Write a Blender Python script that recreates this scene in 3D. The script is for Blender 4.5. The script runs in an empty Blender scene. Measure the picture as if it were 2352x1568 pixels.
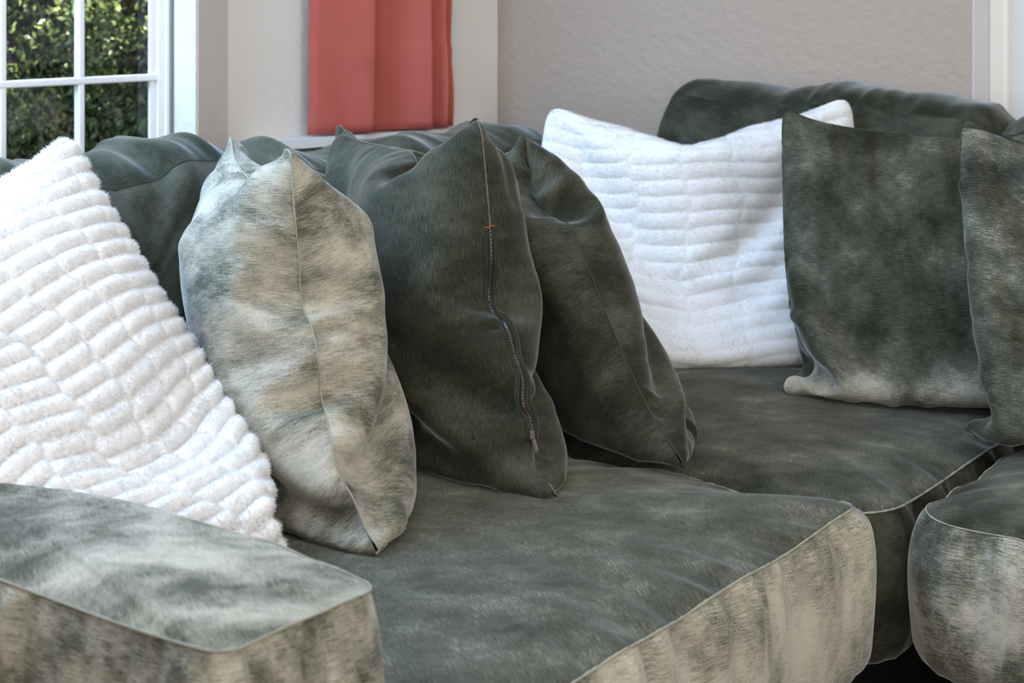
import bpy, math, random
import numpy as np
from mathutils import Vector, Matrix

# ------------------------------------------------------------------ camera, world, lights
# World axes: +x runs from the window wall into the room, +y runs along the window wall
# towards the taupe back wall, z is up (metres).
SC = bpy.context.scene
COL = SC.collection
SEAT = 0.45

cam_d = bpy.data.cameras.new('camera')
cam_d.sensor_width = 36.0
cam_d.lens = 59.7
cam_d.shift_y = -1.0 / 3.0
cam_d.clip_start = 0.05
cam_d.dof.use_dof = True
cam_d.dof.focus_distance = 2.75
cam_d.dof.aperture_fstop = 6.3
cam = bpy.data.objects.new('camera', cam_d)
COL.objects.link(cam)
cam.location = (0, 0, 1.23)
cam.rotation_euler = (math.radians(90), 0, math.radians(35))
SC.camera = cam

world = bpy.data.worlds.new('daylight')
SC.world = world
world.use_nodes = True
bg = world.node_tree.nodes['Background']
bg.inputs['Color'].default_value = (0.80, 0.90, 1.0, 1)
bg.inputs['Strength'].default_value = 1.1

sun_d = bpy.data.lights.new('sun', 'SUN')
sun_d.energy = 27.0
sun_d.color = (1.0, 0.95, 0.84)
sun_d.angle = math.radians(1.5)
sun = bpy.data.objects.new('sun', sun_d)
COL.objects.link(sun)
SUN_FROM = Vector((0.57, -0.40, 0.90))
sun.rotation_euler = SUN_FROM.to_track_quat('Z', 'Y').to_euler()

def area(name, loc, target, sx, sy, power, color):
    d = bpy.data.lights.new(name, 'AREA')
    d.shape = 'RECTANGLE'; d.size = sx; d.size_y = sy
    d.energy = power; d.color = color
    o = bpy.data.objects.new(name, d); COL.objects.link(o)
    o.location = loc
    v = Vector(target) - Vector(loc)
    o.rotation_euler = v.to_track_quat('-Z', 'Y').to_euler()
    return o

# daylight of the upper sashes of the window behind the sofa
area('window_daylight', (-2.70, 1.45, 1.95), (-2.0, 2.1, 0.8), 1.5, 0.9, 80, (0.42, 0.67, 1.0))
# unseen fill lights added behind the camera and to its right
area('fill_behind_camera', (0.7, -2.3, 1.5), (-1.2, 2.4, 0.7), 3.2, 2.2, 100, (1.0, 0.955, 0.905))  # added soft fill, no real door here
area('fill_from_right', (2.6, 1.5, 1.6), (-1.4, 2.4, 0.6), 2.2, 1.8, 64, (1.0, 0.965, 0.92))  # added soft fill, no real window here
# unseen overhead panel added for ambient fill
area('overhead_ambient_fill', (-0.6, 1.4, 2.5), (-0.6, 1.41, 0.0), 2.6, 2.6, 30, (1.0, 0.97, 0.93))

SC.view_settings.view_transform = 'Standard'
SC.view_settings.look = 'None'
SC.view_settings.gamma = 1.0
SC.view_settings.use_curve_mapping = False
SC.view_settings.exposure = 0.12

# ------------------------------------------------------------------ helpers
def tag(o, label=None, cat=None, group=None, kind=None):
    if label: o['label'] = label
    if cat: o['category'] = cat
    if group: o['group'] = group
    if kind: o['kind'] = kind
    return o

def empty(name, loc):
    o = bpy.data.objects.new(name, None)
    COL.objects.link(o); o.location = loc
    o.empty_display_size = 0.1
    return o

def mesh_obj(name, verts, faces, mat, parent=None, smooth=True, uv=None, subsurf=0):
    me = bpy.data.meshes.new(name)
    V = np.asarray(verts, dtype=np.float32)
    if isinstance(faces, np.ndarray):
        k = faces.shape[1]; nf = len(faces)
        me.vertices.add(len(V)); me.vertices.foreach_set('co', V.ravel())
        me.loops.add(nf * k); me.loops.foreach_set('vertex_index', faces.ravel().astype(np.int32))
        me.polygons.add(nf)
        me.polygons.foreach_set('loop_start', np.arange(0, nf * k, k, dtype=np.int32))
        me.update(calc_edges=True)
    else:
        me.from_pydata([tuple(v) for v in V.tolist()], [], faces)
        me.update()
    me.validate()
    if smooth:
        me.polygons.foreach_set('use_smooth', np.ones(len(me.polygons), dtype=bool))
    if uv is not None:
        lay = me.uv_layers.new(name='UVMap')
        li = np.zeros(len(me.loops), dtype=np.int32)
        me.loops.foreach_get('vertex_index', li)
        lay.data.foreach_set('uv', np.asarray(uv, dtype=np.float32)[li].ravel())
    o = bpy.data.objects.new(name, me)
    COL.objects.link(o)
    if mat is not None: me.materials.append(mat)
    if parent is not None:
        o.parent = parent
        o.matrix_parent_inverse = Matrix.Translation(-Vector(parent_loc(parent)))
    if subsurf:
        m = o.modifiers.new('subsurf', 'SUBSURF'); m.levels = subsurf; m.render_levels = subsurf
    return o

def parent_loc(p):
    l = Vector(p.location)
    while p.parent is not None:
        p = p.parent
        break
    return l

def child_of_mesh(o, p):
    """sub-part of a mesh part: meshes carry world coordinates, so no offset is needed"""
    o.parent = p
    o.matrix_parent_inverse = Matrix.Identity(4)

def grid_faces(nu, nv, flip=False, wrap_u=False):
    I = np.arange(nu * nv).reshape(nu, nv)
    if wrap_u:
        I = np.vstack([I, I[:1]])
    a = I[:-1, :-1]; b = I[1:, :-1]; c = I[1:, 1:]; d = I[:-1, 1:]
    f = np.stack([a, b, c, d], -1).reshape(-1, 4)
    return f[:, ::-1].copy() if flip else f

BOXF = [(0, 1, 3, 2), (4, 6, 7, 5), (0, 4, 5, 1), (2, 3, 7, 6), (0, 2, 6, 4), (1, 5, 7, 3)]
def box_data(x0, x1, y0, y1, z0, z1):
    v = [(x, y, z) for x in (x0, x1) for y in (y0, y1) for z in (z0, z1)]
    return v, BOXF

def box(name, x0, x1, y0, y1, z0, z1, mat, parent=None, bevel=0.0):
    v, f = box_data(x0, x1, y0, y1, z0, z1)
    o = mesh_obj(name, v, f, mat, parent, smooth=False)
    if bevel:
        m = o.modifiers.new('bevel', 'BEVEL'); m.width = bevel; m.segments = 3
    return o

def tube(name, pts, r, mat, parent=None, closed=False, seg=6):
    P = np.asarray(pts, float); n = len(P)
    if closed:
        T = np.roll(P, -1, 0) - np.roll(P, 1, 0)
    else:
        T = np.gradient(P, axis=0)
    T /= np.linalg.norm(T, axis=1)[:, None] + 1e-12
    up = np.tile(np.array([0.31, 0.2, 0.93]), (n, 1))
    A = np.cross(T, up); A /= np.linalg.norm(A, axis=1)[:, None] + 1e-12
    B = np.cross(T, A)
    r = np.broadcast_to(np.asarray(r, float), (n,))
    ang = np.linspace(0, 2 * math.pi, seg, endpoint=False)
    V = P[:, None] + r[:, None, None] * (np.cos(ang)[None, :, None] * A[:, None] + np.sin(ang)[None, :, None] * B[:, None])
    I = np.arange(n * seg).reshape(n, seg)
    I = np.hstack([I, I[:, :1]])
    if closed: I = np.vstack([I, I[:1]])
    f = np.stack([I[:-1, :-1], I[1:, :-1], I[1:, 1:], I[:-1, 1:]], -1).reshape(-1, 4)
    V = V.reshape(-1, 3)
    if closed: 
        pass
    return mesh_obj(name, V, f, mat, parent)

def smooth_noise1(n, freq, rng, closed=True):
    """periodic smooth noise with about freq bumps"""
    x = np.arange(n) / n
    out = np.zeros(n)
    for k in range(max(1, int(freq * 0.4)), int(freq * 1.6) + 1):
        out += rng.normal() * np.cos(2 * math.pi * k * x + rng.uniform(0, 6.28))
    return out / (np.std(out) + 1e-9)

# ------------------------------------------------------------------ materials
def new_mat(name):
    m = bpy.data.materials.new(name); m.use_nodes = True
    nt = m.node_tree
    b = nt.nodes['Principled BSDF']
    return m, nt, b

def setp(b, **kw):
    names = {'color': 'Base Color', 'rough': 'Roughness', 'spec': 'Specular IOR Level', 'metal': 'Metallic',
             'sheen': 'Sheen Weight', 'sheen_rough': 'Sheen Roughness', 'sheen_tint': 'Sheen Tint'}
    for k, v in kw.items():
        if isinstance(v, tuple) and len(v) == 3: v = v + (1,)
        b.inputs[names[k]].default_value = v

def simple(name, color, rough=0.6, spec=0.3, metal=0.0):
    m, nt, b = new_mat(name)
    setp(b, color=color, rough=rough, spec=spec, metal=metal)
    return m

def node(nt, t, **kw):
    n = nt.nodes.new(t)
    for k, v in kw.items():
        setattr(n, k, v)
    return n

def math_n(nt, op, a, b=None, c=None):
    n = nt.nodes.new('ShaderNodeMath'); n.operation = op
    for i, v in enumerate((a, b, c)):
        if v is None: continue
        if isinstance(v, (int, float)): n.inputs[i].default_value = v
        else: nt.links.new(v, n.inputs[i])
    return n.outputs[0]

def painted_wall(name, color, bump=0.25, scale=55):
    m, nt, b = new_mat(name)
    setp(b, color=color, rough=0.75, spec=0.2)
    tc = node(nt, 'ShaderNodeTexCoord')
    n1 = node(nt, 'ShaderNodeTexNoise'); n1.inputs['Scale'].default_value = scale
    n1.inputs['Detail'].default_value = 3; n1.inputs['Roughness'].default_value = 0.55
    nt.links.new(tc.outputs['Object'], n1.inputs['Vector'])
    bp = node(nt, 'ShaderNodeBump'); bp.inputs['Strength'].default_value = bump
    bp.inputs['Distance'].default_value = 0.012
    nt.links.new(n1.outputs['Fac'], bp.inputs['Height'])
    nt.links.new(bp.outputs['Normal'], b.inputs['Normal'])
    return m

DARK = (0.017, 0.019, 0.011)
MID = (0.077, 0.078, 0.057)
PALE = (0.395, 0.368, 0.302)

def velvet(name, bias, patch=(7.0, 7.0), amp=1.1, streak_amp=0.75, seed=0.0, rot=0.0, gradient=None, sheen=0.5):
    """Crushed chenille velvet: pile brushed flat in patches, its view-dependent sheen painted into the base colour."""
    m, nt, b = new_mat(name)
    L = nt.links
    uv = node(nt, 'ShaderNodeUVMap')
    mp = node(nt, 'ShaderNodeMapping'); mp.inputs['Rotation'].default_value = (0, 0, rot)
    mp.inputs['Location'].default_value = (seed * 3.17, seed * 1.93, 0)
    L.new(uv.outputs['UV'], mp.inputs['Vector'])
    def noise(sx, sy, detail, rough, dist=0.0):
        mm = node(nt, 'ShaderNodeMapping'); mm.inputs['Scale'].default_value = (sx, sy, 1)
        L.new(mp.outputs['Vector'], mm.inputs['Vector'])
        n = node(nt, 'ShaderNodeTexNoise'); n.noise_dimensions = '2D'
        n.inputs['Scale'].default_value = 1.0
        n.inputs['Detail'].default_value = detail; n.inputs['Roughness'].default_value = rough
        n.inputs['Distortion'].default_value = dist
        L.new(mm.outputs['Vector'], n.inputs['Vector'])
        return n.outputs['Fac']
    n_big = noise(patch[0], patch[1], 5, 0.62, 0.1)
    n_str = noise(48, 800, 2, 0.55)
    n_fin = noise(260, 1150, 1, 0.5)
    v = math_n(nt, 'MULTIPLY_ADD', math_n(nt, 'SUBTRACT', n_big, 0.5), amp * 2.0, bias)  # bias and patches carry the nap sheen as base colour
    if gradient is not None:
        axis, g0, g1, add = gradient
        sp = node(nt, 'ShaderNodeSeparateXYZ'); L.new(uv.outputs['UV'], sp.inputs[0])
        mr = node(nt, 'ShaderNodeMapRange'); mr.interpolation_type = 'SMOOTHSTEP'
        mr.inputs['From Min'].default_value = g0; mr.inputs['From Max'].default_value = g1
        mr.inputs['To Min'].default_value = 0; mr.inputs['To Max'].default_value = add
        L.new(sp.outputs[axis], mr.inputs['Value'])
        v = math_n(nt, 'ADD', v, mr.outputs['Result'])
    v = math_n(nt, 'MULTIPLY_ADD', math_n(nt, 'SUBTRACT', n_str, 0.5), streak_amp * 0.75, v)
    v = math_n(nt, 'MULTIPLY_ADD', math_n(nt, 'SUBTRACT', n_fin, 0.5), streak_amp * 0.5, v)
    cr = node(nt, 'ShaderNodeValToRGB')
    e = cr.color_ramp.elements
    e[0].position = 0.05; e[0].color = DARK + (1,)
    e[1].position = 0.95; e[1].color = PALE + (1,)
    x = cr.color_ramp.elements.new(0.45); x.color = MID + (1,)
    L.new(v, cr.inputs['Fac'])
    L.new(cr.outputs['Color'], b.inputs['Base Color'])
    setp(b, rough=0.85, spec=0.12, sheen=sheen, sheen_rough=0.32, sheen_tint=(0.78, 0.80, 0.80))
    bp = node(nt, 'ShaderNodeBump'); bp.inputs['Strength'].default_value = 0.25; bp.inputs['Distance'].default_value = 0.002
    h = math_n(nt, 'ADD', math_n(nt, 'MULTIPLY', n_str, 0.6), math_n(nt, 'MULTIPLY', n_fin, 0.5))
    L.new(h, bp.inputs['Height'])
    bp2 = node(nt, 'ShaderNodeBump'); bp2.inputs['Strength'].default_value = 0.13; bp2.inputs['Distance'].default_value = 0.012
    L.new(n_big, bp2.inputs['Height']); L.new(bp.outputs['Normal'], bp2.inputs['Normal'])
    L.new(bp2.outputs['Normal'], b.inputs['Normal'])
    return m

M = {}
M['wall_white'] = painted_wall('painted plaster off white', (0.67, 0.65, 0.62))
M['wall_taupe'] = painted_wall('painted plaster taupe', (0.385, 0.312, 0.252), 0.4, 48)
M['ceiling'] = painted_wall('ceiling paint', (0.72, 0.71, 0.69), 0.2)
M['floor'] = simple('dark timber floor', (0.06, 0.045, 0.035), 0.5)
M['trim'] = simple('white vinyl', (0.76, 0.77, 0.79), 0.4)
M['gasket'] = simple('grey window gasket', (0.17, 0.165, 0.16), 0.6)
M['seam'] = simple('pale seam chenille', (0.27, 0.265, 0.21), 0.9, 0.1)
M['seam_dark'] = simple('dark seam chenille', (0.045, 0.055, 0.042), 0.9, 0.1)
M['seam_mid'] = simple('worn seam chenille', (0.12, 0.11, 0.085), 0.9, 0.1)
M['base'] = simple('black base cloth', (0.018, 0.019, 0.018), 0.9, 0.1)
M['metal'] = simple('dark nickel zip', (0.07, 0.06, 0.06), 0.4, 0.4, 0.6)
M['zip_tape'] = simple('brown zip tape', (0.035, 0.025, 0.022), 0.8, 0.1)
M['thread'] = simple('orange sewing thread', (0.55, 0.10, 0.02), 0.8, 0.1)
M['lint'] = simple('pale lint', (0.35, 0.33, 0.27), 0.9, 0.1)

def white_fur_mat(name, trans):
    m, nt, b = new_mat(name)
    setp(b, color=(0.69, 0.685, 0.685), rough=0.9, spec=0.05)
    if trans:
        setp(b, color=(0.74, 0.735, 0.735))
        out = nt.nodes['Material Output']
        tl = node(nt, 'ShaderNodeBsdfTranslucent'); tl.inputs['Color'].default_value = (0.74, 0.735, 0.735, 1)
        mx = node(nt, 'ShaderNodeMixShader'); mx.inputs[0].default_value = 0.5
        nt.links.new(b.outputs[0], mx.inputs[1]); nt.links.new(tl.outputs[0], mx.inputs[2])
        nt.links.new(mx.outputs[0], out.inputs['Surface'])
    return m
M['plush'] = white_fur_mat('white plush', False)
M['fur'] = white_fur_mat('white plush fur', True)

def curtain_mat():
    m, nt, b = new_mat('terracotta curtain')
    setp(b, color=(0.42, 0.098, 0.078), rough=0.7, spec=0.2, sheen=0.2, sheen_rough=0.4, sheen_tint=(1.0, 0.72, 0.78))
    tc = node(nt, 'ShaderNodeTexCoord')
    mp = node(nt, 'ShaderNodeMapping'); mp.inputs['Scale'].default_value = (14, 14, 5)
    nt.links.new(tc.outputs['Object'], mp.inputs['Vector'])
    n = node(nt, 'ShaderNodeTexNoise'); n.inputs['Scale'].default_value = 1; n.inputs['Detail'].default_value = 2
    nt.links.new(mp.outputs['Vector'], n.inputs['Vector'])
    bp = node(nt, 'ShaderNodeBump'); bp.inputs['Strength'].default_value = 0.3; bp.inputs['Distance'].default_value = 0.02
    nt.links.new(n.outputs['Fac'], bp.inputs['Height'])
    nt.links.new(bp.outputs['Normal'], b.inputs['Normal'])
    return m
M['curtain'] = curtain_mat()

def glass_mat():
    m = bpy.data.materials.new('window glass'); m.use_nodes = True
    nt = m.node_tree; nt.nodes.remove(nt.nodes['Principled BSDF'])
    out = nt.nodes['Material Output']
    tr = node(nt, 'ShaderNodeBsdfTransparent'); tr.inputs['Color'].default_value = (0.93, 0.95, 0.95, 1)
    gl = node(nt, 'ShaderNodeBsdfGlossy'); gl.inputs['Roughness'].default_value = 0.02
    mx = node(nt, 'ShaderNodeMixShader'); mx.inputs[0].default_value = 0.04
    nt.links.new(tr.outputs[0], mx.inputs[1]); nt.links.new(gl.outputs[0], mx.inputs[2])
    nt.links.new(mx.outputs[0], out.inputs['Surface'])
    return m
M['glass'] = glass_mat()

def leaf_mat():
    m, nt, b = new_mat('hedge leaf')
    oi = node(nt, 'ShaderNodeAttribute'); oi.attribute_name = 'tone'
    cr = node(nt, 'ShaderNodeValToRGB')
    e = cr.color_ramp.elements
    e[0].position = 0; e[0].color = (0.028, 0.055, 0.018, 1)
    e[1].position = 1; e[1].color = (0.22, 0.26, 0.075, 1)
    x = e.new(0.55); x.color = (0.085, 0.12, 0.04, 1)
    nt.links.new(oi.outputs['Fac'], cr.inputs['Fac'])
    nt.links.new(cr.outputs['Color'], b.inputs['Base Color'])
    setp(b, rough=0.38, spec=0.5)
    return m
M['leaf'] = leaf_mat()
M['hedge_core'] = simple('hedge twigs', (0.02, 0.022, 0.014), 0.95, 0.05)
M['soil'] = simple('garden soil', (0.05, 0.04, 0.03), 0.95, 0.05)

# ------------------------------------------------------------------ the room
WX = -2.80      # window wall plane
WY = 3.80       # taupe wall plane
CEIL = 2.62
def struct(o, label=None):
    o['kind'] = 'structure'
    if label: o['label'] = label
    return o

struct(box('floor', -2.95, 3.0, -2.6, 4.0, -0.06, 0.0, M['floor']), 'dark floor under the sectional sofa')
struct(box('ceiling', -2.95, 3.0, -2.6, 4.0, CEIL, CEIL + 0.06, M['ceiling']), 'white ceiling above the sofa')

# window wall with an opening: window from y 0.9 to 2.746, z 0.62 to 2.25
WIN_Y0, WIN_Y1, WIN_Z0, WIN_Z1 = 0.90, 2.746, 0.62, 2.25
def wall_with_hole():
    vs, fs = [], []
    def add(x0, x1, y0, y1, z0, z1):
        v, f = box_data(x0, x1, y0, y1, z0, z1)
        k = len(vs); vs.extend(v); fs.extend([tuple(i + k for i in q) for q in f])
    xb = WX - 0.115
    add(xb, WX, -2.6, WIN_Y0, 0, CEIL)
    add(xb, WX, WIN_Y1, 2.756, 0, CEIL)
    add(xb, WX, WIN_Y0, WIN_Y1, 0, WIN_Z0)
    add(xb, WX, WIN_Y0, WIN_Y1, WIN_Z1, CEIL)
    return vs, fs
v, f = wall_with_hole()
struct(mesh_obj('wall_left', v, f, M['wall_white'], smooth=False), 'off-white plaster wall around the garden window')

# slightly turned wall that carries the curtain
AP = np.array([-2.80, 2.750]); A0 = np.array([-2.90, 2.952]); A1 = np.array([-2.705, 3.82])
dirv = (A1 - A0) / np.linalg.norm(A1 - A0); nrm = np.array([dirv[1], -dirv[0]])
q = [AP, A0, A1, A1 + np.array([-0.35, 0.0]), np.array([-3.06, 2.952]), np.array([-2.91, 2.750])]
v = [(p[0], p[1], z) for z in (0, CEIL) for p in q]
f = [(k, (k + 1) % 6, (k + 1) % 6 + 6, k + 6) for k in range(6)] + [(5, 4, 3, 2, 1, 0), (6, 7, 8, 9, 10, 11)]
struct(mesh_obj('wall_corner', v, f, M['wall_white'], smooth=False), 'off-white plaster wall behind the red curtain')

# taupe wall, up to the reveal of the second window
R0 = -1.370
v1, f1 = box_data(-2.85, R0, WY, WY + 0.14, 0, CEIL)
vs, fs = list(v1), list(f1)
for bx in ((R0, 0.4, WY, WY + 0.14, 0, 0.75), (R0, 0.4, WY, WY + 0.14, 2.25, CEIL), (0.4, 3.0, WY, WY + 0.14, 0, CEIL)):
    v, f = box_data(*bx); k = len(vs); vs.extend(v); fs.extend([tuple(i + k for i in qd) for qd in f])
wb = struct(mesh_obj('wall_back', vs, fs, M['wall_taupe'], smooth=False), 'taupe textured plaster wall behind the sofa')
struct(box('wall_right', 2.95, 3.05, -2.6, 3.9, 0, CEIL, M['wall_white']), 'off-white wall beyond the sofa')
struct(box('wall_front', -2.95, 3.05, -2.66, -2.58, 0, CEIL, M['wall_white']), 'off-white wall facing the sofa')

# white plaster return of the second window, its frame and drawn shade
w2 = struct(empty('window_2', (-0.5, WY + 0.1, 0.75)), 'second window with a drawn pale shade at the right edge')
box('reveal', R0, R0 + 0.002, WY + 0.0005, WY + 0.13, 0.75, 2.25, painted_wall('reveal plaster', (0.62, 0.61, 0.62), 0.3), w2)
box('frame', R0 + 0.002, R0 + 0.042, WY + 0.105, WY + 0.15, 0.75, 2.25, simple('bright white vinyl', (0.86, 0.86, 0.86), 0.35), w2, 0.003)
box('frame', 0.35, 0.40, WY + 0.105, WY + 0.15, 0.75, 2.25, M['trim'], w2, 0.003)
box('sill', R0 + 0.002, 0.4, WY - 0.01, WY + 0.15, 0.72, 0.752, M['trim'], w2, 0.003)
box('shade', R0 + 0.042, 0.35, WY + 0.125, WY + 0.135, 0.752, 2.25, simple('pale roller shade', (0.66, 0.665, 0.67), 0.85, 0.1), w2)

# garden window: frame, sash stiles, muntins, panes
w1 = struct(empty('window_1', (WX - 0.09, (WIN_Y0 + WIN_Y1) / 2, WIN_Z0)), 'white muntin window looking onto a hedge')
gx = WX - 0.095   # glass plane
for (y0, y1) in ((WIN_Y1 - 0.018, WIN_Y1), (WIN_Y0, WIN_Y0 + 0.018)):
    box('jamb', gx - 0.006, gx + 0.020, y0, y1, WIN_Z0, WIN_Z1, M['trim'], w1, 0.002)
box('gasket', gx + 0.016, gx + 0.026, WIN_Y1 - 0.008, WIN_Y1 + 0.002, WIN_Z0, WIN_Z1, M['gasket'], w1)
box('stile', gx - 0.005, gx + 0.012, WIN_Y1 - 0.036, WIN_Y1 - 0.018, WIN_Z0, WIN_Z1, M['trim'], w1, 0.002)
box('stile', gx - 0.004, gx + 0.005, WIN_Y1 - 0.053, WIN_Y1 - 0.036, WIN_Z0, WIN_Z1, M['trim'], w1, 0.002)
box('rail', gx - 0.006, gx + 0.012, WIN_Y0 + 0.018, WIN_Y1 - 0.018, WIN_Z0, WIN_Z0 + 0.045, M['trim'], w1, 0.002)
box('rail', gx - 0.006, gx + 0.012, WIN_Y0 + 0.018, WIN_Y1 - 0.018, WIN_Z1 - 0.045, WIN_Z1, M['trim'], w1, 0.002)
ys = [2.490 - 0.2085 * k for k in range(0, 8)]
for y in ys:
    box('muntin', gx - 0.008, gx + 0.010, y - 0.0088, y + 0.0088, WIN_Z0 + 0.045, WIN_Z1 - 0.045, M['trim'], w1, 0.004)
zs = [1.054 - 0.30, 1.054, 1.054 + 0.30, 1.054 + 0.60, 1.054 + 0.90]
for z in zs:
    box('muntin', gx - 0.007, gx + 0.011, WIN_Y0 + 0.018, WIN_Y1 - 0.012, z - 0.0082, z + 0.0082, M['trim'], w1, 0.004)
yb = [WIN_Y1 - 0.05] + ys + [WIN_Y0 + 0.018]
zb = [WIN_Z0 + 0.045] + zs + [WIN_Z1 - 0.045]
for a in range(len(yb) - 1):
    for b_ in range(len(zb) - 1):
        mesh_obj('pane', [(gx, yb[a], zb[b_]), (gx, yb[a + 1], zb[b_]), (gx, yb[a + 1], zb[b_ + 1]), (gx, yb[a], zb[b_ + 1])],
                 [(0, 1, 2, 3)], M['glass'], w1, smooth=False)
box('sill', WX - 0.10, WX + 0.02, WIN_Y0, WIN_Y1, WIN_Z0 - 0.03, WIN_Z0, M['trim'], w1, 0.004)

# ledge below the curtain
def along(t, off, z):
    p = A0 + dirv * t + nrm * off
    return (p[0], p[1], z)
vv = [along(t, o, z) for z in (0.868, 0.892) for (t, o) in ((0.04, 0.0), (0.80, 0.0), (0.80, 0.07), (0.04, 0.07))]
struct(mesh_obj('trim_1', vv, [(0, 3, 2, 1), (4, 5, 6, 7), (0, 1, 5, 4), (1, 2, 6, 5), (2, 3, 7, 6), (3, 0, 4, 7)], M['trim'], smooth=False),
       'narrow white ledge below the red curtain')

# ------------------------------------------------------------------ outside: hedge
rng = np.random.default_rng(7)
struct(box('ground', -7.5, -2.98, -2.0, 9.0, -0.35, -0.3, M['soil']), 'garden soil outside the window')
hg = empty('hedge', (-4.2, 3.3, -0.3))
tag(hg, 'dense small-leaved green hedge outside the muntin window', 'hedge')
def hedge_core():
    ny, nz = 60, 40
    Y, Z = np.meshgrid(np.linspace(0.6, 6.0, ny), np.linspace(-0.3, 2.3, nz), indexing='ij')
    X = -4.18 + 0.06 * np.sin(Y * 9 + Z * 4) + 0.05 * np.sin(Z * 11 - Y * 5) + rng.normal(0, 0.012, Y.shape)
    Vf = np.stack([X, Y, Z], -1).reshape(-1, 3)
    Vb = Vf.copy(); Vb[:, 0] = -4.75
    Vv = np.vstack([Vf, Vb])
    n = ny * nz
    fa = grid_faces(ny, nz, True)
    top = []
    I = np.arange(n).reshape(ny, nz)
    for k in range(ny - 1): top.append((I[k, -1], I[k + 1, -1], I[k + 1, -1] + n, I[k, -1] + n))
    fb = fa[:, ::-1] + n
    return Vv, np.vstack([fa, fb, np.array(top)])
v, f = hedge_core()
mesh_obj('twig_core', v, f, M['hedge_core'], hg)
def leaves(n):
    y = rng.uniform(2.0, 4.9, n); z = rng.uniform(0.35, 2.3, n)
    clump = 0.07 * np.sin(y * 13 + 2 * np.sin(z * 7)) + 0.06 * np.sin(z * 15 + 3 * np.sin(y * 5))
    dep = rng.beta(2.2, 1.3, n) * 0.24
    x = -4.16 + dep + clump
    c = np.stack([x, y, z], 1)
    a = rng.normal(size=(n, 3)); a[:, 0] += 0.5; a[:, 2] += 0.55
    a /= np.linalg.norm(a, axis=1)[:, None]
    nr = rng.normal(size=(n, 3)) * 0.75 + np.array([0.7, 0, 0.65])
    s = np.cross(a, nr); s /= np.linalg.norm(s, axis=1)[:, None]
    nn = np.cross(s, a)
    l = rng.uniform(0.017, 0.036, n)[:, None]; w = l * rng.uniform(0.40, 0.55, n)[:, None]
    V = np.stack([c, c + a * l * 0.5 + s * w * 0.5 - nn * l * 0.05, c + a * l, c + a * l * 0.5 - s * w * 0.5 - nn * l * 0.05], 1).reshape(-1, 3)
    F = np.arange(n * 4).reshape(n, 4)
    F = np.vstack([F[:, [0, 1, 2]], F[:, [0, 2, 3]]])
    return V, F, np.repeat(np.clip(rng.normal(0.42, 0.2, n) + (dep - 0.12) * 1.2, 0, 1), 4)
v, f, tone = leaves(62000)
lo = mesh_obj('leaves', v, f, M['leaf'], hg, smooth=False)
lo['kind'] = 'stuff'
at = lo.data.attributes.new('tone', 'FLOAT', 'POINT')
at.data.foreach_set('value', tone.astype(np.float32))

# ------------------------------------------------------------------ curtain
CU0, CU1 = 0.222, 0.652
def curtain():
    # plan profile: (distance along wall, distance off wall)
    prof = [(0.185, 0.045), (0.20, 0.055), (0.29, 0.062), (0.375, 0.075), (0.382, 0.060), (0.392, 0.030), (0.42, 0.034),
            (0.50, 0.050), (0.575, 0.078), (0.583, 0.066), (0.592, 0.045), (0.618, 0.058), (0.640, 0.074), (0.647, 0.060), (0.655, 0.042), (0.685, 0.056), (0.695, 0.040)]
    prof = np.array(prof)
    prof[:, 0] = CU0 + (prof[:, 0] - 0.185) * (CU1 - CU0) / (0.695 - 0.185)
    tt = np.linspace(0, len(prof) - 1, 150)
    k = np.arange(len(prof))
    a = np.interp(tt, k, prof[:, 0]); o = np.interp(tt, k, prof[:, 1])
    o = 0.05 + (o - 0.05) * 1.5
    for _ in range(3):
        o[1:-1] = (o[:-2] + 2 * o[1:-1] + o[2:]) / 4
    zsr = np.linspace(0.897, 2.35, 60)
    V = []
    for i in range(len(a)):
        for z in zsr:
            h = (z - 0.897) / 1.45
            am = a[i] - ((CU0 + CU1) / 2 - a[i]) * 0.07 * (1 - h)
            cr = 0.004 * math.sin(z * 23 + a[i] * 31) * math.sin(a[i] * 17) + 0.008 * math.exp(-((z - 1.10) / 0.010) ** 2) * (0.5 + 0.5 * math.sin(a[i] * 40))
            V.append(along(am, o[i] + cr + 0.006 * math.sin(9 * a[i] + 3 * z), z))
    return np.array(V), grid_faces(len(a), len(zsr))
cu = empty('curtain', along(0.38, 0.06, 0.897))
tag(cu, 'terracotta red curtain hanging on the off-white wall', 'curtain')
v, f = curtain()
cl = mesh_obj('fabric', v, f, M['curtain'], cu)
md = cl.modifiers.new('solid', 'SOLIDIFY'); md.thickness = 0.003
tube('rod', [along(0.03, 0.06, 2.36), along(0.80, 0.06, 2.36)], 0.012, M['gasket'], cu, seg=10)

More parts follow.
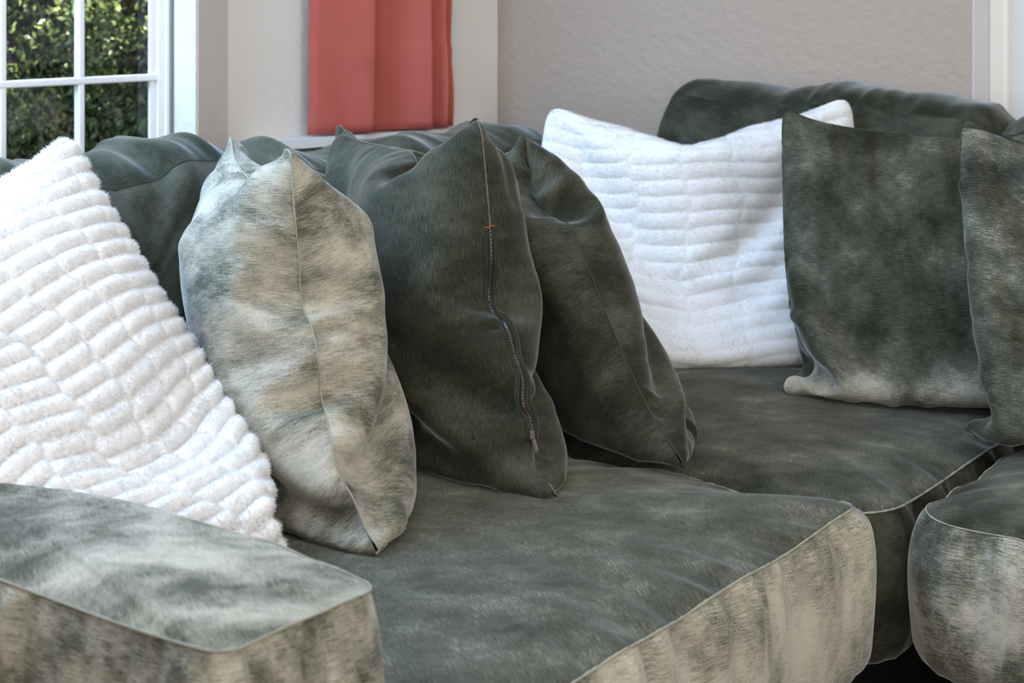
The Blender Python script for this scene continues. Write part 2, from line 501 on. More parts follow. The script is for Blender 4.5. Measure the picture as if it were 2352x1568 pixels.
# ------------------------------------------------------------------ boxed cushions (seats, arm)
def rrect(x0, x1, y0, y1, r, n):
    """n points round a rounded rectangle, counter-clockwise from the middle of the right side"""
    pts = []
    seg = [((x1, y0 + r), (x1, y1 - r)), ((x1 - r, y1), (x0 + r, y1)), ((x0, y1 - r), (x0, y0 + r)), ((x0 + r, y0), (x1 - r, y0))]
    cen = [(x1 - r, y1 - r, 0), (x0 + r, y1 - r, 90), (x0 + r, y0 + r, 180), (x1 - r, y0 + r, 270)]
    dense = []
    for (a, b), (cx, cy, a0) in zip(seg, cen):
        for t in np.linspace(0, 1, 200, endpoint=False): dense.append((a[0] + (b[0] - a[0]) * t, a[1] + (b[1] - a[1]) * t))
        for t in np.linspace(0, 90, 60, endpoint=False):
            an = math.radians(a0 + t); dense.append((cx + r * math.cos(an), cy + r * math.sin(an)))
    D = np.array(dense); D2 = np.vstack([D, D[:1]])
    s = np.concatenate([[0], np.cumsum(np.linalg.norm(np.diff(D2, axis=0), axis=1))])
    t = np.linspace(0, s[-1], n, endpoint=False)
    return np.stack([np.interp(t, s, D2[:, 0]), np.interp(t, s, D2[:, 1])], 1), t

def box_cushion(parent, x0, x1, y0, y1, z0, zseam, crown, r, bulge, mats, seed, top_name='top_panel', side_name='side_panel',
                wr=0.004, n=420, drop=0.02, pwr=3.2, seam_mat=None, bot_r=0.05, under=0.02, xf=None, seam_r=0.0014):
    xf = xf or (lambda v: v)
    rg = np.random.default_rng(seed)
    B, arc = rrect(x0, x1, y0, y1, r, n)
    c = np.array([(x0 + x1) / 2, (y0 + y1) / 2])
    T = np.roll(B, -1, 0) - np.roll(B, 1, 0); T /= np.linalg.norm(T, axis=1)[:, None]
    N2 = np.stack([T[:, 1], -T[:, 0]], 1)
    per = arc[-1]
    w_fine = smooth_noise1(n, per / 0.055, rg); w_mid = smooth_noise1(n, per / 0.16, rg); w_big = smooth_noise1(n, per / 0.5, rg)
    seam_z = zseam + 0.004 * w_big + 0.0015 * w_mid
    seam_xy = B + N2 * (0.003 * w_big + 0.0018 * w_mid)[:, None]
    half = 0.5 * min(x1 - x0, y1 - y0)
    # top panel rings from the seam inwards
    ks = 1 - np.linspace(0, 1, 46) ** 1.7
    ks[-1] = 0.004
    V = []
    UVt = []
    for k in ks:
        dist = (1 - k) * half
        xy = c + (B + (seam_xy - B) * math.exp(-dist / 0.10) - c) * k
        cz = crown * (1 - k ** pwr)
        pin = drop * np.exp(-dist / 0.035)
        wrk = 0.55 * wr * (0.9 * w_fine * np.exp(-dist / 0.022) + 0.9 * w_mid * np.exp(-dist / 0.045)) * (1 - np.exp(-dist / 0.008))
        big = 0.004 * np.sin(xy[:, 0] * 7.3 + seed) * np.sin(xy[:, 1] * 6.1 + seed * 2) * (1 - k ** 2)
        big = big + 0.0015 * np.sin(xy[:, 0] * 17 + xy[:, 1] * 9 + seed) * (1 - k ** 2)
        z = zseam + (seam_z - zseam) * np.exp(-dist / 0.10) + cz + drop * (1 - np.exp(-dist / 0.035)) + wrk + big
        V.append(np.column_stack([xy, z])); UVt.append(xy)
    V = np.array(V); nr = len(ks)
    top = mesh_obj(top_name, xf(V.reshape(-1, 3)), grid_ring(nr, n), mats[0], parent, uv=np.array(UVt).reshape(-1, 2))
    # side panel from the seam down and under
    H = zseam - z0
    ts = np.linspace(0, 1, 34)
    V = []; UVs = []
    for t in ts:
        d = t * H
        prof = bulge * math.sin(math.pi * min(1, t) ** 0.75) + 0.012 * (1 - math.exp(-d / 0.03))
        br = max(0.0, (d - (H - bot_r)) / bot_r)
        prof -= bot_r * 0.75 * (1 - math.sqrt(max(0, 1 - br ** 2)))
        wrk = wr * (1.1 * w_fine * math.exp(-d / 0.06) + 1.5 * w_mid * math.exp(-d / 0.11) + 0.8 * w_big) * (1 - math.exp(-d / 0.01))
        wrk = wrk + wr * 0.9 * np.roll(w_fine, 17) * math.exp(-(H - d) / 0.05)
        xy = seam_xy + N2 * (prof + wrk)[:, None]
        V.append(np.column_stack([xy, seam_z - d])); UVs.append(np.column_stack([arc, np.full(n, zseam - d)]))
    for k in (0.97, 0.9, 0.5, 0.01):
        last = V[len(ts) - 1]
        xy = c + (last[:, :2] - c) * k
        V.append(np.column_stack([xy, last[:, 2] - 0.004])); UVs.append(np.column_stack([arc, np.full(n, z0 - 0.1)]))
    V = np.array(V)
    side = mesh_obj(side_name, xf(V.reshape(-1, 3)), grid_ring(len(V), n, True), mats[1], parent, uv=np.array(UVs).reshape(-1, 2))
    st = rg.normal(0, 1, n)
    P = np.column_stack([seam_xy + N2 * 0.0015, seam_z + 0.0005])
    sm = tube('seam', xf(P), seam_r * (1 + 0.22 * st), seam_mat or M['seam'], parent, closed=True)
    return top, side, sm

def grid_ring(nr, n, flip=False):
    I = np.arange(nr * n).reshape(nr, n); I = np.hstack([I, I[:, :1]])
    f = np.stack([I[:-1, :-1], I[:-1, 1:], I[1:, 1:], I[1:, :-1]], -1).reshape(-1, 4)
    return f[:, ::-1].copy() if flip else f

# ------------------------------------------------------------------ sofa sections
V_FRAME = velvet('velvet frame', 0.35, seed=11)
secA = empty('sofa_section', (-1.75, 1.9, 0.0))
tag(secA, 'green velvet sofa section with a padded arm at the near end', 'sofa')
box('base', -2.35, -1.16, 1.22, 2.40, 0.02, 0.165, M['base'], secA, 0.02)
box('back_frame', -2.76, -2.62, 1.19, 2.42, 0.05, 0.72, V_FRAME, secA, 0.04)
arm = empty('arm', (-1.75, 1.28, 0.02)); arm.parent = secA
arm.matrix_parent_inverse = Matrix.Translation(-Vector(secA.location))
V_ARM_TOP = velvet('velvet arm top', 0.62, (9, 5), 0.8, 0.65, seed=3, rot=0.5, sheen=0.26)
V_ARM_SIDE = velvet('velvet arm side', 0.66, (9, 7), 0.9, 1.0, seed=5)  # pale arm: sheen of the nap painted in by the bias
box_cushion(arm, -2.34, -1.150, 1.165, 1.408, 0.03, 0.610, 0.030, 0.030, 0.010, (V_ARM_TOP, V_ARM_SIDE), 21, wr=0.0026, drop=0.012, pwr=2.2, n=520)

secB = empty('sofa_section', (-1.75, 3.0, 0.0))
tag(secB, 'corner section of the green velvet sofa beneath the far seat', 'sofa')
box('base', -2.35, -1.14, 2.56, 3.50, 0.02, 0.165, M['base'], secB, 0.02)
box('back_frame', -2.66, -2.60, 2.44, 3.68, 0.05, 0.60, V_FRAME, secB, 0.04)
box('back_frame', -2.34, -1.03, 3.73, 3.78, 0.05, 0.72, V_FRAME, secB, 0.04)

secC = empty('sofa_section', (-0.4, 3.0, 0.0))
tag(secC, 'right-hand section of the green velvet sofa at the picture edge', 'sofa')
box('base', -0.90, 0.02, 2.54, 3.50, 0.02, 0.165, M['base'], secC, 0.02)
box('back_frame', -1.01, 0.05, 3.73, 3.78, 0.05, 0.72, V_FRAME, secC, 0.04)

def seat(label, x0, x1, y0, y1, z0, zs, crown, r, bulge, mats, seed, **kw):
    e = empty('seat_cushion', ((x0 + x1) / 2, (y0 + y1) / 2, z0))
    tag(e, label, 'cushion', 'seat cushions of the sectional sofa')
    box_cushion(e, x0, x1, y0, y1, z0, zs, crown, r, bulge, mats, seed, **kw)
    return e

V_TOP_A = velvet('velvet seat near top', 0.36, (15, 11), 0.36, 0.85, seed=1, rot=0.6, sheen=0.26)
V_SIDE_A = velvet('velvet seat near side', 0.72, (8, 5), 0.7, 0.95, seed=2, gradient=(1, 0.44, 0.33, 0.12))  # paler than the top, more so lower down: nap sheen as colour
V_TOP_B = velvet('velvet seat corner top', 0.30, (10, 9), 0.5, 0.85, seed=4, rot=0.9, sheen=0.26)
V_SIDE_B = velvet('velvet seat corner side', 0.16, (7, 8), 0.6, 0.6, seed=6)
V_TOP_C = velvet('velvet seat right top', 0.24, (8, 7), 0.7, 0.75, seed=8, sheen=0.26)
V_SIDE_C = velvet('velvet seat right side', 0.70, (9, 7), 0.9, 1.05, seed=9)  # pale front: nap sheen put into the base colour
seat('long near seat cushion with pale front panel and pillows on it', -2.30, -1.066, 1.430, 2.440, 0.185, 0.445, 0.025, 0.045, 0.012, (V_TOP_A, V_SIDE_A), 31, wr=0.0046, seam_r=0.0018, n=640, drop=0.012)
seat('dark corner seat cushion carrying the far white pillow', -2.30, -1.035, 2.458, 3.50, 0.185, 0.432, 0.022, 0.10, 0.012, (V_TOP_B, V_SIDE_B), 32, wr=0.0040, seam_r=0.0018, n=560, drop=0.012)
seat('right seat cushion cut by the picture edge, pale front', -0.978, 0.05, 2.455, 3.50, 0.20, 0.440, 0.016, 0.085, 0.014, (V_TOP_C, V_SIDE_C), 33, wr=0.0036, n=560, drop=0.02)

# ------------------------------------------------------------------ pillow simulation
def sim_pillow(corners, L, vol, n=44, iters=(260, 130), planes=(), grav=0.00004, bulge=0.05, seed=0, pins=None, press=0.010, comp=0.45, bend=0.14, taper=0.12, hold=0.9, holds=(1, 1, 1, 1)):
    """Stuffed pillow: two inextensible panels sewn round the edge, inflated to a volume (litres)."""
    Fg, Bg = None, None
    for lev, (nl, itl) in enumerate(((n // 2, iters[0]), (n, iters[1]))):
        Fg, Bg = _sim(corners, L, vol, nl, itl, planes, grav * (2 - lev), bulge, seed, pins or {}, press, comp, bend, taper, hold, holds, Fg, Bg)
    return round_corners(Fg, Bg)

def round_corners(Fg, Bg, its=5, rad=2.2):
    m = Fg.shape[0]; n = m - 1
    I, J = np.meshgrid(np.arange(m), np.arange(m), indexing='ij')
    dist = np.minimum.reduce([np.hypot(I - a, J - b) for a in (0, n) for b in (0, n)])
    w = (0.5 * np.exp(-(dist / rad) ** 2))[..., None]
    def lap(G):
        A = G.copy()
        A[1:-1, 1:-1] = (G[:-2, 1:-1] + G[2:, 1:-1] + G[1:-1, :-2] + G[1:-1, 2:]) / 4
        A[1:-1, 0] = (G[:-2, 0] + G[2:, 0]) / 2; A[1:-1, -1] = (G[:-2, -1] + G[2:, -1]) / 2
        A[0, 1:-1] = (G[0, :-2] + G[0, 2:]) / 2; A[-1, 1:-1] = (G[-1, :-2] + G[-1, 2:]) / 2
        for a, b in ((0, 1), (n, n - 1)):
            for c, d in ((0, 1), (n, n - 1)):
                A[a, c] = (G[b, c] + G[a, d]) / 2
        return A
    for _ in range(its):
        Fg = Fg + w * (lap(Fg) - Fg); Bg = Bg + w * (lap(Bg) - Bg)
    return Fg, Bg

def _lin_up(G):
    m = G.shape[0]
    H = np.zeros((2 * m - 1, m, 3)); H[::2] = G; H[1::2] = (G[1:] + G[:-1]) / 2
    K = np.zeros((2 * m - 1, 2 * m - 1, 3)); K[:, ::2] = H; K[:, 1::2] = (H[:, 1:] + H[:, :-1]) / 2
    return K

def _sim(corners, L, vol, n, iters, planes, grav, bulge, seed, pins, press, comp, bend, taper, hold, holds, F0, B0):
    rg = np.random.default_rng(seed)
    C = np.array(corners, float)
    m = n + 1
    u, v = np.meshgrid(np.linspace(0, 1, m), np.linspace(0, 1, m), indexing='ij')
    F = np.arange(m * m).reshape(m, m)
    Bk = F.copy()
    Bk[1:-1, 1:-1] = m * m + np.arange((m - 2) ** 2).reshape(m - 2, m - 2)
    p = np.zeros((m * m + (m - 2) ** 2, 3))
    if F0 is None:
        base = ((1 - u) * (1 - v))[..., None] * C[0] + (u * (1 - v))[..., None] * C[1] + (u * v)[..., None] * C[2] + ((1 - u) * v)[..., None] * C[3]
        nn = np.cross(C[1] - C[0], C[3] - C[0]); nn /= np.linalg.norm(nn)
        prof = (np.sin(np.pi * u) * np.sin(np.pi * v)) ** 0.5
        p[F] = base + nn * (bulge * prof)[..., None]
        p[Bk[1:-1, 1:-1]] = (base - nn * (bulge * prof)[..., None])[1:-1, 1:-1]
    else:
        p[F] = _lin_up(F0)
        p[Bk[1:-1, 1:-1]] = _lin_up(B0)[1:-1, 1:-1]
    p += rg.normal(0, 0.0010, p.shape)
    pinpos = {}
    hw = []
    for (i, j), c, h in zip(((0, 0), (n, 0), (n, n), (0, n)), C, holds):
        pinpos[F[i, j]] = c; hw.append(hold * h)
    for (pu, pv), pos in pins.items():
        pinpos[F[int(round(pu * n)), int(round(pv * n))]] = np.array(pos, float); hw.append(hold * 0.7)
    pk = np.array(list(pinpos.keys())); pp = np.array(list(pinpos.values())); hw = np.array(hw)[:, None]
    X = 2 * u - 1; Y = 2 * v - 1
    RX = X * (1 - taper * Y ** 2) * L[0] / 2; RY = Y * (1 - taper * X ** 2) * L[1] / 2
    hu, hv = L[0] / n, L[1] / n
    groups = []
    def add(G, di, dj, kind, bd=True):
        for par in (0, 1):
            I, J = np.meshgrid(np.arange(0, m - di), np.arange(0, m - abs(dj)), indexing='ij')
            I = I.ravel(); J = J.ravel() + (abs(dj) if dj < 0 else 0)
            step = max(di, abs(dj))
            sel = (((I if di else J) // step) % 2) == par
            I2, J2 = I[sel], J[sel]
            if not bd:
                inner = ~(((I2 == 0) & (di == 0)) | ((I2 == n) & (di == 0)) | ((J2 == 0) & (dj == 0)) | ((J2 == n) & (dj == 0)))
                I2, J2 = I2[inner], J2[inner]
            rest = np.hypot(RX[I2 + di, J2 + dj] - RX[I2, J2], RY[I2 + di, J2 + dj] - RY[I2, J2])
            groups.append((G[I2, J2], G[I2 + di, J2 + dj], rest, kind))
    for G, bd in ((F, True), (Bk, False)):
        add(G, 1, 0, 0, bd); add(G, 0, 1, 0, bd)
        add(G, 1, 1, 1); add(G, 1, -1, 1)
        add(G, 2, 0, 2, bd); add(G, 0, 2, 2, bd)
    qf = np.stack([F[:-1, :-1], F[1:, :-1], F[1:, 1:], F[:-1, 1:]], -1).reshape(-1, 4)
    qb = np.stack([Bk[:-1, :-1], Bk[:-1, 1:], Bk[1:, 1:], Bk[1:, :-1]], -1).reshape(-1, 4)
    Q = np.vstack([qf, qb])
    tri = np.vstack([Q[:, [0, 1, 2]], Q[:, [0, 2, 3]]])
    prev = p.copy()
    Vt = vol / 1000.0
    for it in range(iters):
        cen = p.mean(0)
        pc = p - cen
        a, b, c = pc[tri[:, 0]], pc[tri[:, 1]], pc[tri[:, 2]]
        fn = np.cross(b - a, c - a) * 0.5
        V = np.einsum('ij,ij->', a, fn) / 3.0
        vn = np.stack([np.bincount(tri.ravel(), np.repeat(fn[:, k], 3), len(p)) for k in range(3)], 1) / 3.0 / (hu * hv)
        k = np.clip(Vt / max(V, 1e-4) - 1.0, -0.5, 0.5)
        vel = (p - prev) * (0.88 if it < iters - 30 else 0.5)
        prev = p.copy()
        p = p + vel + vn * (press * k * (18.0 / n))
        p[:, 2] -= grav
        p[pk] += hw * (pp - p[pk])
        for rep in range(2):
            for (ia, ib, rest, kind) in groups:
                d = p[ib] - p[ia]
                l = np.sqrt(np.einsum('ij,ij->i', d, d)) + 1e-9
                e = (l - rest) / l
                if kind == 0: s = np.where(e > 0, 0.5, 0.5 * comp)
                elif kind == 1: s = np.where(e > 0, 0.10, 0.05)
                else: s = np.where(e > 0, 0.0, 0.5 * bend)
                g = d * (e * s)[:, None]
                p[ia] += g; p[ib] -= g
            for (pn, pcst) in planes:
                pn_ = np.array(pn, float)
                dd = p @ pn_ - pcst
                bad = dd < 0
                p[bad] -= dd[bad][:, None] * pn_
    return p[F], p[Bk]

def upsample(G, times):
    for _ in range(times):
        m = G.shape[0]
        H = np.zeros((2 * m - 1, m, 3)); H[::2] = G; H[1::2] = (G[1:] + G[:-1]) / 2
        K = np.zeros((2 * m - 1, 2 * G.shape[1] - 1, 3)); K[:, ::2] = H; K[:, 1::2] = (H[:, 1:] + H[:, :-1]) / 2
        S = K.copy()
        S[1:-1] = (K[:-2] + 2 * K[1:-1] + K[2:]) / 4
        S2 = S.copy()
        S2[:, 1:-1] = (S[:, :-2] + 2 * S[:, 1:-1] + S[:, 2:]) / 4
        G = S2
    return G

def grid_normals(G):
    du = np.gradient(G, axis=0); dv = np.gradient(G, axis=1)
    N = np.cross(du, dv); N /= np.linalg.norm(N, axis=2)[..., None] + 1e-12
    return N

def border(G):
    return np.vstack([G[:-1, 0], G[-1, :-1], G[:0:-1, -1], G[0, :0:-1]])

def panel(name, G, L, mat, parent, flip, off=(0, 0)):
    m, k = G.shape[:2]
    u, v = np.meshgrid(np.linspace(0, L[0], m) + off[0], np.linspace(0, L[1], k) + off[1], indexing='ij')
    uv = np.stack([u, v], -1).reshape(-1, 2)
    return mesh_obj(name, G.reshape(-1, 3), grid_faces(m, k, flip), mat, parent, uv=uv)

def gathers(G, L, seed, sign, amp):
    """puckers that run inwards from the sewn edge"""
    rg = np.random.default_rng(seed)
    m, k = G.shape[:2]
    N = grid_normals(G) * sign
    u, v = np.meshgrid(np.linspace(0, 1, m), np.linspace(0, 1, k), indexing='ij')
    H = np.zeros((m, k))
    for e, (along_, dist, ll) in enumerate(((v, u * L[0], L[1]), (v, (1 - u) * L[0], L[1]), (u, v * L[1], L[0]), (u, (1 - v) * L[1], L[0]))):
        nz = smooth_noise1(2048, ll / 0.045, rg); nz2 = smooth_noise1(2048, ll / 0.11, rg); env = smooth_noise1(2048, 4, rg)
        skew = along_ + dist * rg.uniform(-0.5, 0.5)
        ix = (np.clip(skew, 0, 0.999) * 2047).astype(int)
        ev = np.clip(0.55 + 0.5 * env[ix], 0, 1.6)
        H += ev * (0.8 * nz[ix] * np.exp(-dist / 0.035) + 1.3 * nz2[ix] * np.exp(-dist / 0.10)) * (1 - np.exp(-dist / 0.010))
    return G + N * (amp * H)[..., None]

def velvet_pillow(label, corners, L, vol, mats, seed, seam_mat=None, name='pillow', group='green velvet pillows on the sofa', up=2, cat='pillow', seam_r=0.0014, gather=0.0035, **kw):
    Fg, Bg = sim_pillow(corners, L, vol, seed=seed, **kw)
    e = empty(name, tuple(np.mean(np.array(corners), 0)[:2]) + (min(c[2] for c in corners),))
    tag(e, label, cat, group)
    Fu, Bu = gathers(upsample(Fg, up), L, seed + 60, 1, gather), gathers(upsample(Bg, up), L, seed + 80, -1, gather)
    # one border for both
    fr = panel('front_panel', Fu, L, mats[0], e, False)
    bk = panel('back_panel', Bu, L, mats[1], e, True, (3.3, 1.7))
    bd = border(Fu)
    rg = np.random.default_rng(seed + 100)
    tube('seam', bd, seam_r * (1 + 0.2 * rg.normal(0, 1, len(bd))), seam_mat or M['seam_dark'], e, closed=True)
    return e, Fu, Bu

seat_plane = ((0, 0, 1), 0.477)      # crowned top of the near seat
far_plane = ((0, 0, 1), 0.466)       # top of the corner seat

# pale pillow, seen edge-on
V_P2F = velvet('velvet pillow pale', 0.66, (6, 12), 0.75, 0.9, seed=12)  # same fabric, reversed nap; its pale sheen is painted as colour
V_P3F = velvet('velvet pillow zip', 0.15, (7, 5), 0.4, 0.7, seed=14, rot=1.571)
V_P4F = velvet('velvet pillow dark', 0.16, (6, 9), 0.55, 0.8, seed=16)
V_P6F = velvet('velvet pillow right', 0.24, (7, 6), 0.7, 0.85, seed=18, gradient=(1, 0.26, 0.04, 0.5))  # gradient paints the brushed nap's sheen paler towards the bottom
V_P7F = velvet('velvet pillow edge', 0.30, (9, 11), 0.65, 1.0, seed=20)

def wrap_normal_plane(pt, nvec):
    nvec = np.array(nvec, float); nvec /= np.linalg.norm(nvec)
    return (tuple(nvec), float(np.dot(nvec, pt)))

N12 = np.array([0.622, 0.783, 0.0]); C12 = 0.34   # where the white and the pale pillow touch
N34 = np.array([0.43, 0.90, 0.18]); C34 = 1.600 / np.linalg.norm(N34); N34 = N34 / np.linalg.norm(N34)   # where the two dark pillows touch
P2 = [(-1.425, 1.745, .478), (-1.96, 2.15, .478), (-2.22, 2.250, 1.035), (-1.70, 1.856, 1.035)]
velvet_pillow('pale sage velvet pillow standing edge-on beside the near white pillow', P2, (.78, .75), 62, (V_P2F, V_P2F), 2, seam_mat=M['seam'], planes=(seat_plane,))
P3 = [(-1.380, 2.118, .478), (-1.92, 2.39, .478), (-2.17, 2.48, 1.045), (-1.645, 2.253, 1.060)]
e3, F3, B3 = velvet_pillow('dark green velvet pillow with an open zip along its edge', P3, (.69, .76), 50, (V_P3F, V_P3F), 3, seam_mat=M['seam_mid'], planes=(seat_plane, (tuple(-N34), -C34 + 0.005)))
P4 = [(-1.280, 2.330, .478), (-1.78, 2.68, .478), (-2.20, 2.82, .93), (-1.750, 2.530, .948)]
velvet_pillow('dark green velvet pillow leaning behind the zipped pillow', P4, (.68, .76), 52, (V_P4F, V_P4F), 4, planes=(seat_plane, (tuple(N34), C34 + 0.005)))
P6 = [(-1.460, 3.010, .466), (-1.00, 3.23, .466), (-1.02, 3.41, 1.020), (-1.547, 3.145, 1.050)]
velvet_pillow('green velvet pillow with pale lower half, right of the far white pillow', P6, (.575, .635), 27, (V_P6F, V_P6F), 6, planes=(far_plane,), taper=0.03)
P7 = [(-1.006, 2.855, .474), (-0.50, 3.00, .474), (-0.53, 3.13, 1.03), (-1.118, 3.005, 1.058)]
velvet_pillow('green velvet pillow cut by the right picture edge', P7, (.62, .645), 30, (V_P7F, V_P7F), 7, planes=(((0, 0, 1), 0.474),), taper=0.03)

# back cushions
V_BC1 = velvet('velvet back near', 0.22, (7, 7), 0.55, 0.45, seed=22)
V_BC3 = velvet('velvet back corner', 0.24, (7, 7), 0.6, 0.45, seed=24)
V_BC4 = velvet('velvet back right', 0.20, (6, 9), 0.55, 0.4, seed=26)
bcg = 'loose back cushions of the sofa'
def back_cushion(label, a0, a1, z0, z1, mats, seed, place, prof, lump=0.010):
    """boxed loose cushion standing on the seat: built flat (a along, b up, c outwards), then stood up and slumped"""
    e = empty('back_cushion', place(np.array([[(a0 + a1) / 2, 0.0, 0.1]]), z0)[0])
    tag(e, label, 'cushion', bcg)
    pa = np.array([p[0] for p in prof]); pz = np.array([p[1] for p in prof])
    h = z1 - z0
    def xf(V):
        V = V.copy()
        t = np.clip(V[:, 1] / h, 0, 1)
        V[:, 1] += np.interp(V[:, 0], pa, pz) * t ** 2
        V[:, 2] += lump * np.sin(V[:, 0] * 9 + seed) * np.sin(V[:, 1] * 11 + seed * 2) + 0.5 * lump * np.sin(V[:, 0] * 23 + V[:, 1] * 17)
        V[:, 1] += 0.5 * lump * np.sin(V[:, 0] * 27 + seed + V[:, 2] * 30) * t
        return place(V, z0)
    box_cushion(e, a0, a1, 0.0, h, 0.0, 0.21, 0.035, 0.06, 0.022, mats, seed, top_name='front_panel', side_name='boxing_panel', wr=0.0022, n=520,
                drop=0.02, pwr=2.6, seam_mat=M['seam_dark'], bot_r=0.03, xf=xf, seam_r=0.0007)
    return e
def on_left(V, z0):
    # outwards is +x, leaning back towards the window wall
    z = z0 + V[:, 1]
    return np.stack([-2.36 + V[:, 2] - (z - 0.47) * 0.36, V[:, 0], z - (V[:, 2] - 0.1) * 0.10], 1)
def on_back(V, z0):
    z = z0 + V[:, 1]
    return np.stack([V[:, 0], 3.665 - V[:, 2] + (z - 0.47) * 0.14, z - (V[:, 2] - 0.1) * 0.06], 1)
back_cushion('slumped back cushion below the muntin window', 1.41, 2.43, 0.475, 0.912, (V_BC1, V_BC1), 41, on_left, [(1.4, .0), (1.85, .0), (2.07, -.015), (2.2, .02), (2.35, .025), (2.43, .0)])
back_cushion('slumped back cushion below the red curtain', 2.45, 3.50, 0.475, 0.885, (V_BC3, V_BC3), 42, on_left, [(2.45, .0), (2.56, .02), (2.68, -.012), (2.9, -.004), (3.05, .0), (3.34, .015), (3.5, .0)])
back_cushion('tall back cushion against the taupe wall', -2.035, -1.245, 0.475, 0.995, (V_BC4, V_BC4), 43, on_back, [(-2.05, -.005), (-1.95, .012), (-1.5, .0), (-1.25, -.02)], 0.006)
back_cushion('back cushion beside the tall one, cut by the picture edge', -1.235, -0.30, 0.475, 0.965, (V_BC4, V_BC4), 44, on_back, [(-1.24, -.01), (-1.1, .0), (-.3, .0)], 0.006)

# ------------------------------------------------------------------ white plush pillows
def ribbed(G, L, rib, colw, amp, seed, sign):
    rg = np.random.default_rng(seed)
    m, k = G.shape[:2]
    N = grid_normals(G) * sign
    u, v = np.meshgrid(np.linspace(0, L[0], m), np.linspace(0, L[1], k), indexing='ij')
    wob = 0.010 * np.sin(v * 21 + seed) + 0.006 * np.sin(v * 53 + seed * 3)
    uc = (u + wob) / colw
    ci = np.floor(uc).astype(int) + 2
    cf = uc - np.floor(uc)
    nc = ci.max() + 2
    ph = rg.uniform(-0.22, 0.22, nc)[ci]; sl = rg.normal(0, 0.25, nc)[ci]
    wav = 0.25 * np.sin(u * 17 + v * 5 + seed)
    r = v / rib + ph + sl * (cf - 0.5) + wav
    rf = r - np.floor(r)
    ribh = np.sin(math.pi * rf) ** 0.8
    colh = 1 - np.abs(2 * cf - 1) ** 7.0
    lump = 0.2 * np.sin(u * 60 + np.floor(r) * 2.1) * np.sin(v * 47)
    h = amp * (ribh * (0.25 + 0.75 * colh) + lump * 0.35)
    edge = np.minimum.reduce([u, L[0] - u, v, L[1] - v])
    h *= np.clip(edge / 0.012, 0, 1)
    return G + N * h[..., None]

def tufts(G, sign, count, length, width, seed, parent, lean=(0, 0, -0.35)):
    rg = np.random.default_rng(seed)
    m, k = G.shape[:2]
    N = grid_normals(G) * sign
    a = rg.uniform(0, m - 1.001, count); b = rg.uniform(0, k - 1.001, count)
    i = a.astype(int); j = b.astype(int); fa = (a - i)[:, None]; fb = (b - j)[:, None]
    def smp(X):
        return X[i, j] * (1 - fa) * (1 - fb) + X[i + 1, j] * fa * (1 - fb) + X[i, j + 1] * (1 - fa) * fb + X[i + 1, j + 1] * fa * fb
    P = smp(G); Nn = smp(N); Nn /= np.linalg.norm(Nn, axis=1)[:, None] + 1e-9
    clump = np.stack([np.sin(P[:, 0] * 90 + P[:, 1] * 40), np.sin(P[:, 1] * 80 + P[:, 2] * 50), np.sin(P[:, 2] * 85 + P[:, 0] * 60)], 1)
    d = 0.75 * Nn + np.array(lean) + 0.22 * clump + rg.normal(0, 0.30, (count, 3))
    d /= np.linalg.norm(d, axis=1)[:, None]
    s = np.cross(d, Nn + rg.normal(0, 0.12, (count, 3))); s /= np.linalg.norm(s, axis=1)[:, None] + 1e-9
    s *= np.where(np.einsum('ij,ij->i', np.cross(s, d), Nn) < 0, -1.0, 1.0)[:, None]
    l = (length * rg.uniform(0.55, 1.15, count))[:, None]
    V = np.stack([P - Nn * 0.001 - s * width, P - Nn * 0.001 + s * width, P + d * l], 1).reshape(-1, 3)
    F = np.arange(count * 3).reshape(count, 3)
    o = mesh_obj('fur', V, F, M['fur'], parent)
    o['kind'] = 'stuff'
    return o

def plush_pillow(label, corners, L, vol, seed, rib, colw, amp, fur_len, fur_n, **kw):
    Fg, Bg = sim_pillow(corners, L, vol, seed=seed, **kw)
    e = empty('plush_pillow', tuple(np.mean(np.array(corners), 0)[:2]) + (min(c[2] for c in corners),))
    tag(e, label, 'pillow', 'white plush pillows')
    Fu = ribbed(upsample(Fg, 3), L, rib, colw, amp, seed, 1)
    Bu = ribbed(upsample(Bg, 3), L, rib, colw, amp, seed + 1, -1)
    panel('front_panel', Fu, L, M['plush'], e, False)
    panel('back_panel', Bu, L, M['plush'], e, True)
    tufts(Fu, 1, fur_n, fur_len, 0.0006, seed, e)
    tufts(Bu, -1, fur_n // 2, fur_len, 0.0006, seed + 5, e)
    return e

P1 = [(-1.44, 1.44, .48), (-1.655, 1.745, .478), (-2.06, 1.755, 1.075), (-1.98, 1.17, .88)]
plush_pillow('large white plush pillow leaning behind the near sofa arm', P1, (.68, .82), 54, 51, .031, .085, .0095, .0062, 170000, planes=(seat_plane, (tuple(-N12), -C12)))
P5 = [(-1.99, 2.98, .47), (-1.522, 3.382, .47), (-1.515, 3.473, 1.060), (-2.092, 3.115, 1.030)]
plush_pillow('white ribbed plush pillow set across the far sofa corner', P5, (.77, .67), 42, 52, .034, .115, .0034, .0042, 130000, planes=(far_plane,))

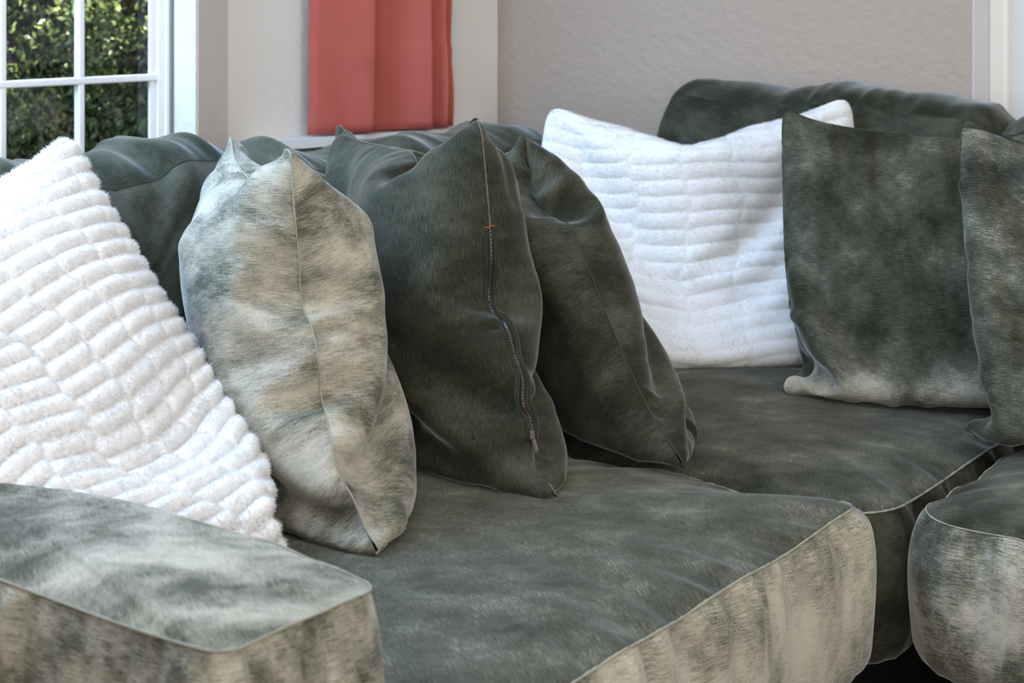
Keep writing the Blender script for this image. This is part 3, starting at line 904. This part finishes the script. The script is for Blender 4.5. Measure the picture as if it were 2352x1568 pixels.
# ------------------------------------------------------------------ zip on the dark pillow
def zip_on(F, e):
    # side seam is the u=0 border of the panels
    bd = F[0]                      # bottom to top
    m = len(bd)
    seg = bd[int(m * 0.17):int(m * 0.74)]
    k = np.linspace(0, len(seg) - 1, 240)
    P = np.stack([np.interp(k, np.arange(len(seg)), seg[:, c]) for c in range(3)], 1)
    out = np.array([0.55, -0.83, 0.0])
    z = empty('zip', tuple(P[0])); z.parent = e
    z.matrix_parent_inverse = Matrix.Translation(-Vector(e.location))
    T = np.gradient(P, axis=0); T /= np.linalg.norm(T, axis=1)[:, None]
    S = np.cross(T, out); S /= np.linalg.norm(S, axis=1)[:, None]
    s = np.linspace(0, 1, len(P))
    gap = 0.0015 + 0.0045 * np.abs(np.sin(s * math.pi * 3)) ** 0.8
    tape = []
    for side in (-1, 1):
        tape.append(P + S * (side * 0.004) + out * 0.0015)
    V = np.stack(tape, 1).reshape(-1, 3)
    mesh_obj('tape', V, grid_faces(len(P), 2), M['zip_tape'], z)
    for side in (-1, 1):
        tube('placket', P + S * (side * (gap + 0.0035))[:, None] + out * 0.003, 0.0034, V_P3F, z, seg=8)
    # teeth joined in one strip
    vs, fs = [], []
    nT = 150
    for q in range(nT):
        i = int(q * (len(P) - 1) / nT)
        c = P[i] + out * 0.0032
        sd = -1 if q % 2 else 1
        a = T[i] * 0.0009; b = S[i] * 0.0016; o2 = out * 0.0008
        c = c + S[i] * sd * 0.0006
        kx = len(vs)
        for x in (-1, 1):
            for y in (-1, 1):
                for w in (-1, 1):
                    vs.append(tuple(c + a * x + b * y + o2 * w))
        fs.extend([tuple(i2 + kx for i2 in qd) for qd in BOXF])
    t = mesh_obj('teeth', vs, fs, M['metal'], z, smooth=False); t['kind'] = 'stuff'
    # slider with pull tab
    def obox(name, c, hx, hy, hz, ax, ay, az, mat):
        v = [c + ax * hx * x + ay * hy * y + az * hz * w for x in (-1, 1) for y in (-1, 1) for w in (-1, 1)]
        o = mesh_obj(name, v, BOXF, mat, z, smooth=False)
        bm = o.modifiers.new('bevel', 'BEVEL'); bm.width = 0.0008; bm.segments = 2
        return o
    c0 = P[6] + out * 0.006
    obox('slider', c0, 0.004, 0.0065, 0.0025, S[6], T[6], out, M['metal'])
    dn = np.array([0.35, 0.0, -0.93]); dn /= np.linalg.norm(dn)
    sd = np.cross(dn, out); sd /= np.linalg.norm(sd)
    obox('pull_tab', c0 + dn * 0.016 + out * 0.003, 0.0032, 0.010, 0.0008, sd, dn, out, M['metal'])
    # frayed orange thread above the zip
    rg = np.random.default_rng(5)
    top = P[-1] + out * 0.005
    for q in range(4):
        pts = [top + rg.normal(0, 0.001, 3)]
        dv = rg.normal(0, 0.0012, 3)
        for _ in range(7):
            dv = dv * 0.6 + rg.normal(0, 0.0011, 3); pts.append(pts[-1] + dv)
        tube('thread', pts, 0.0006, M['thread'], z, seg=5)
zip_on(F3, e3)
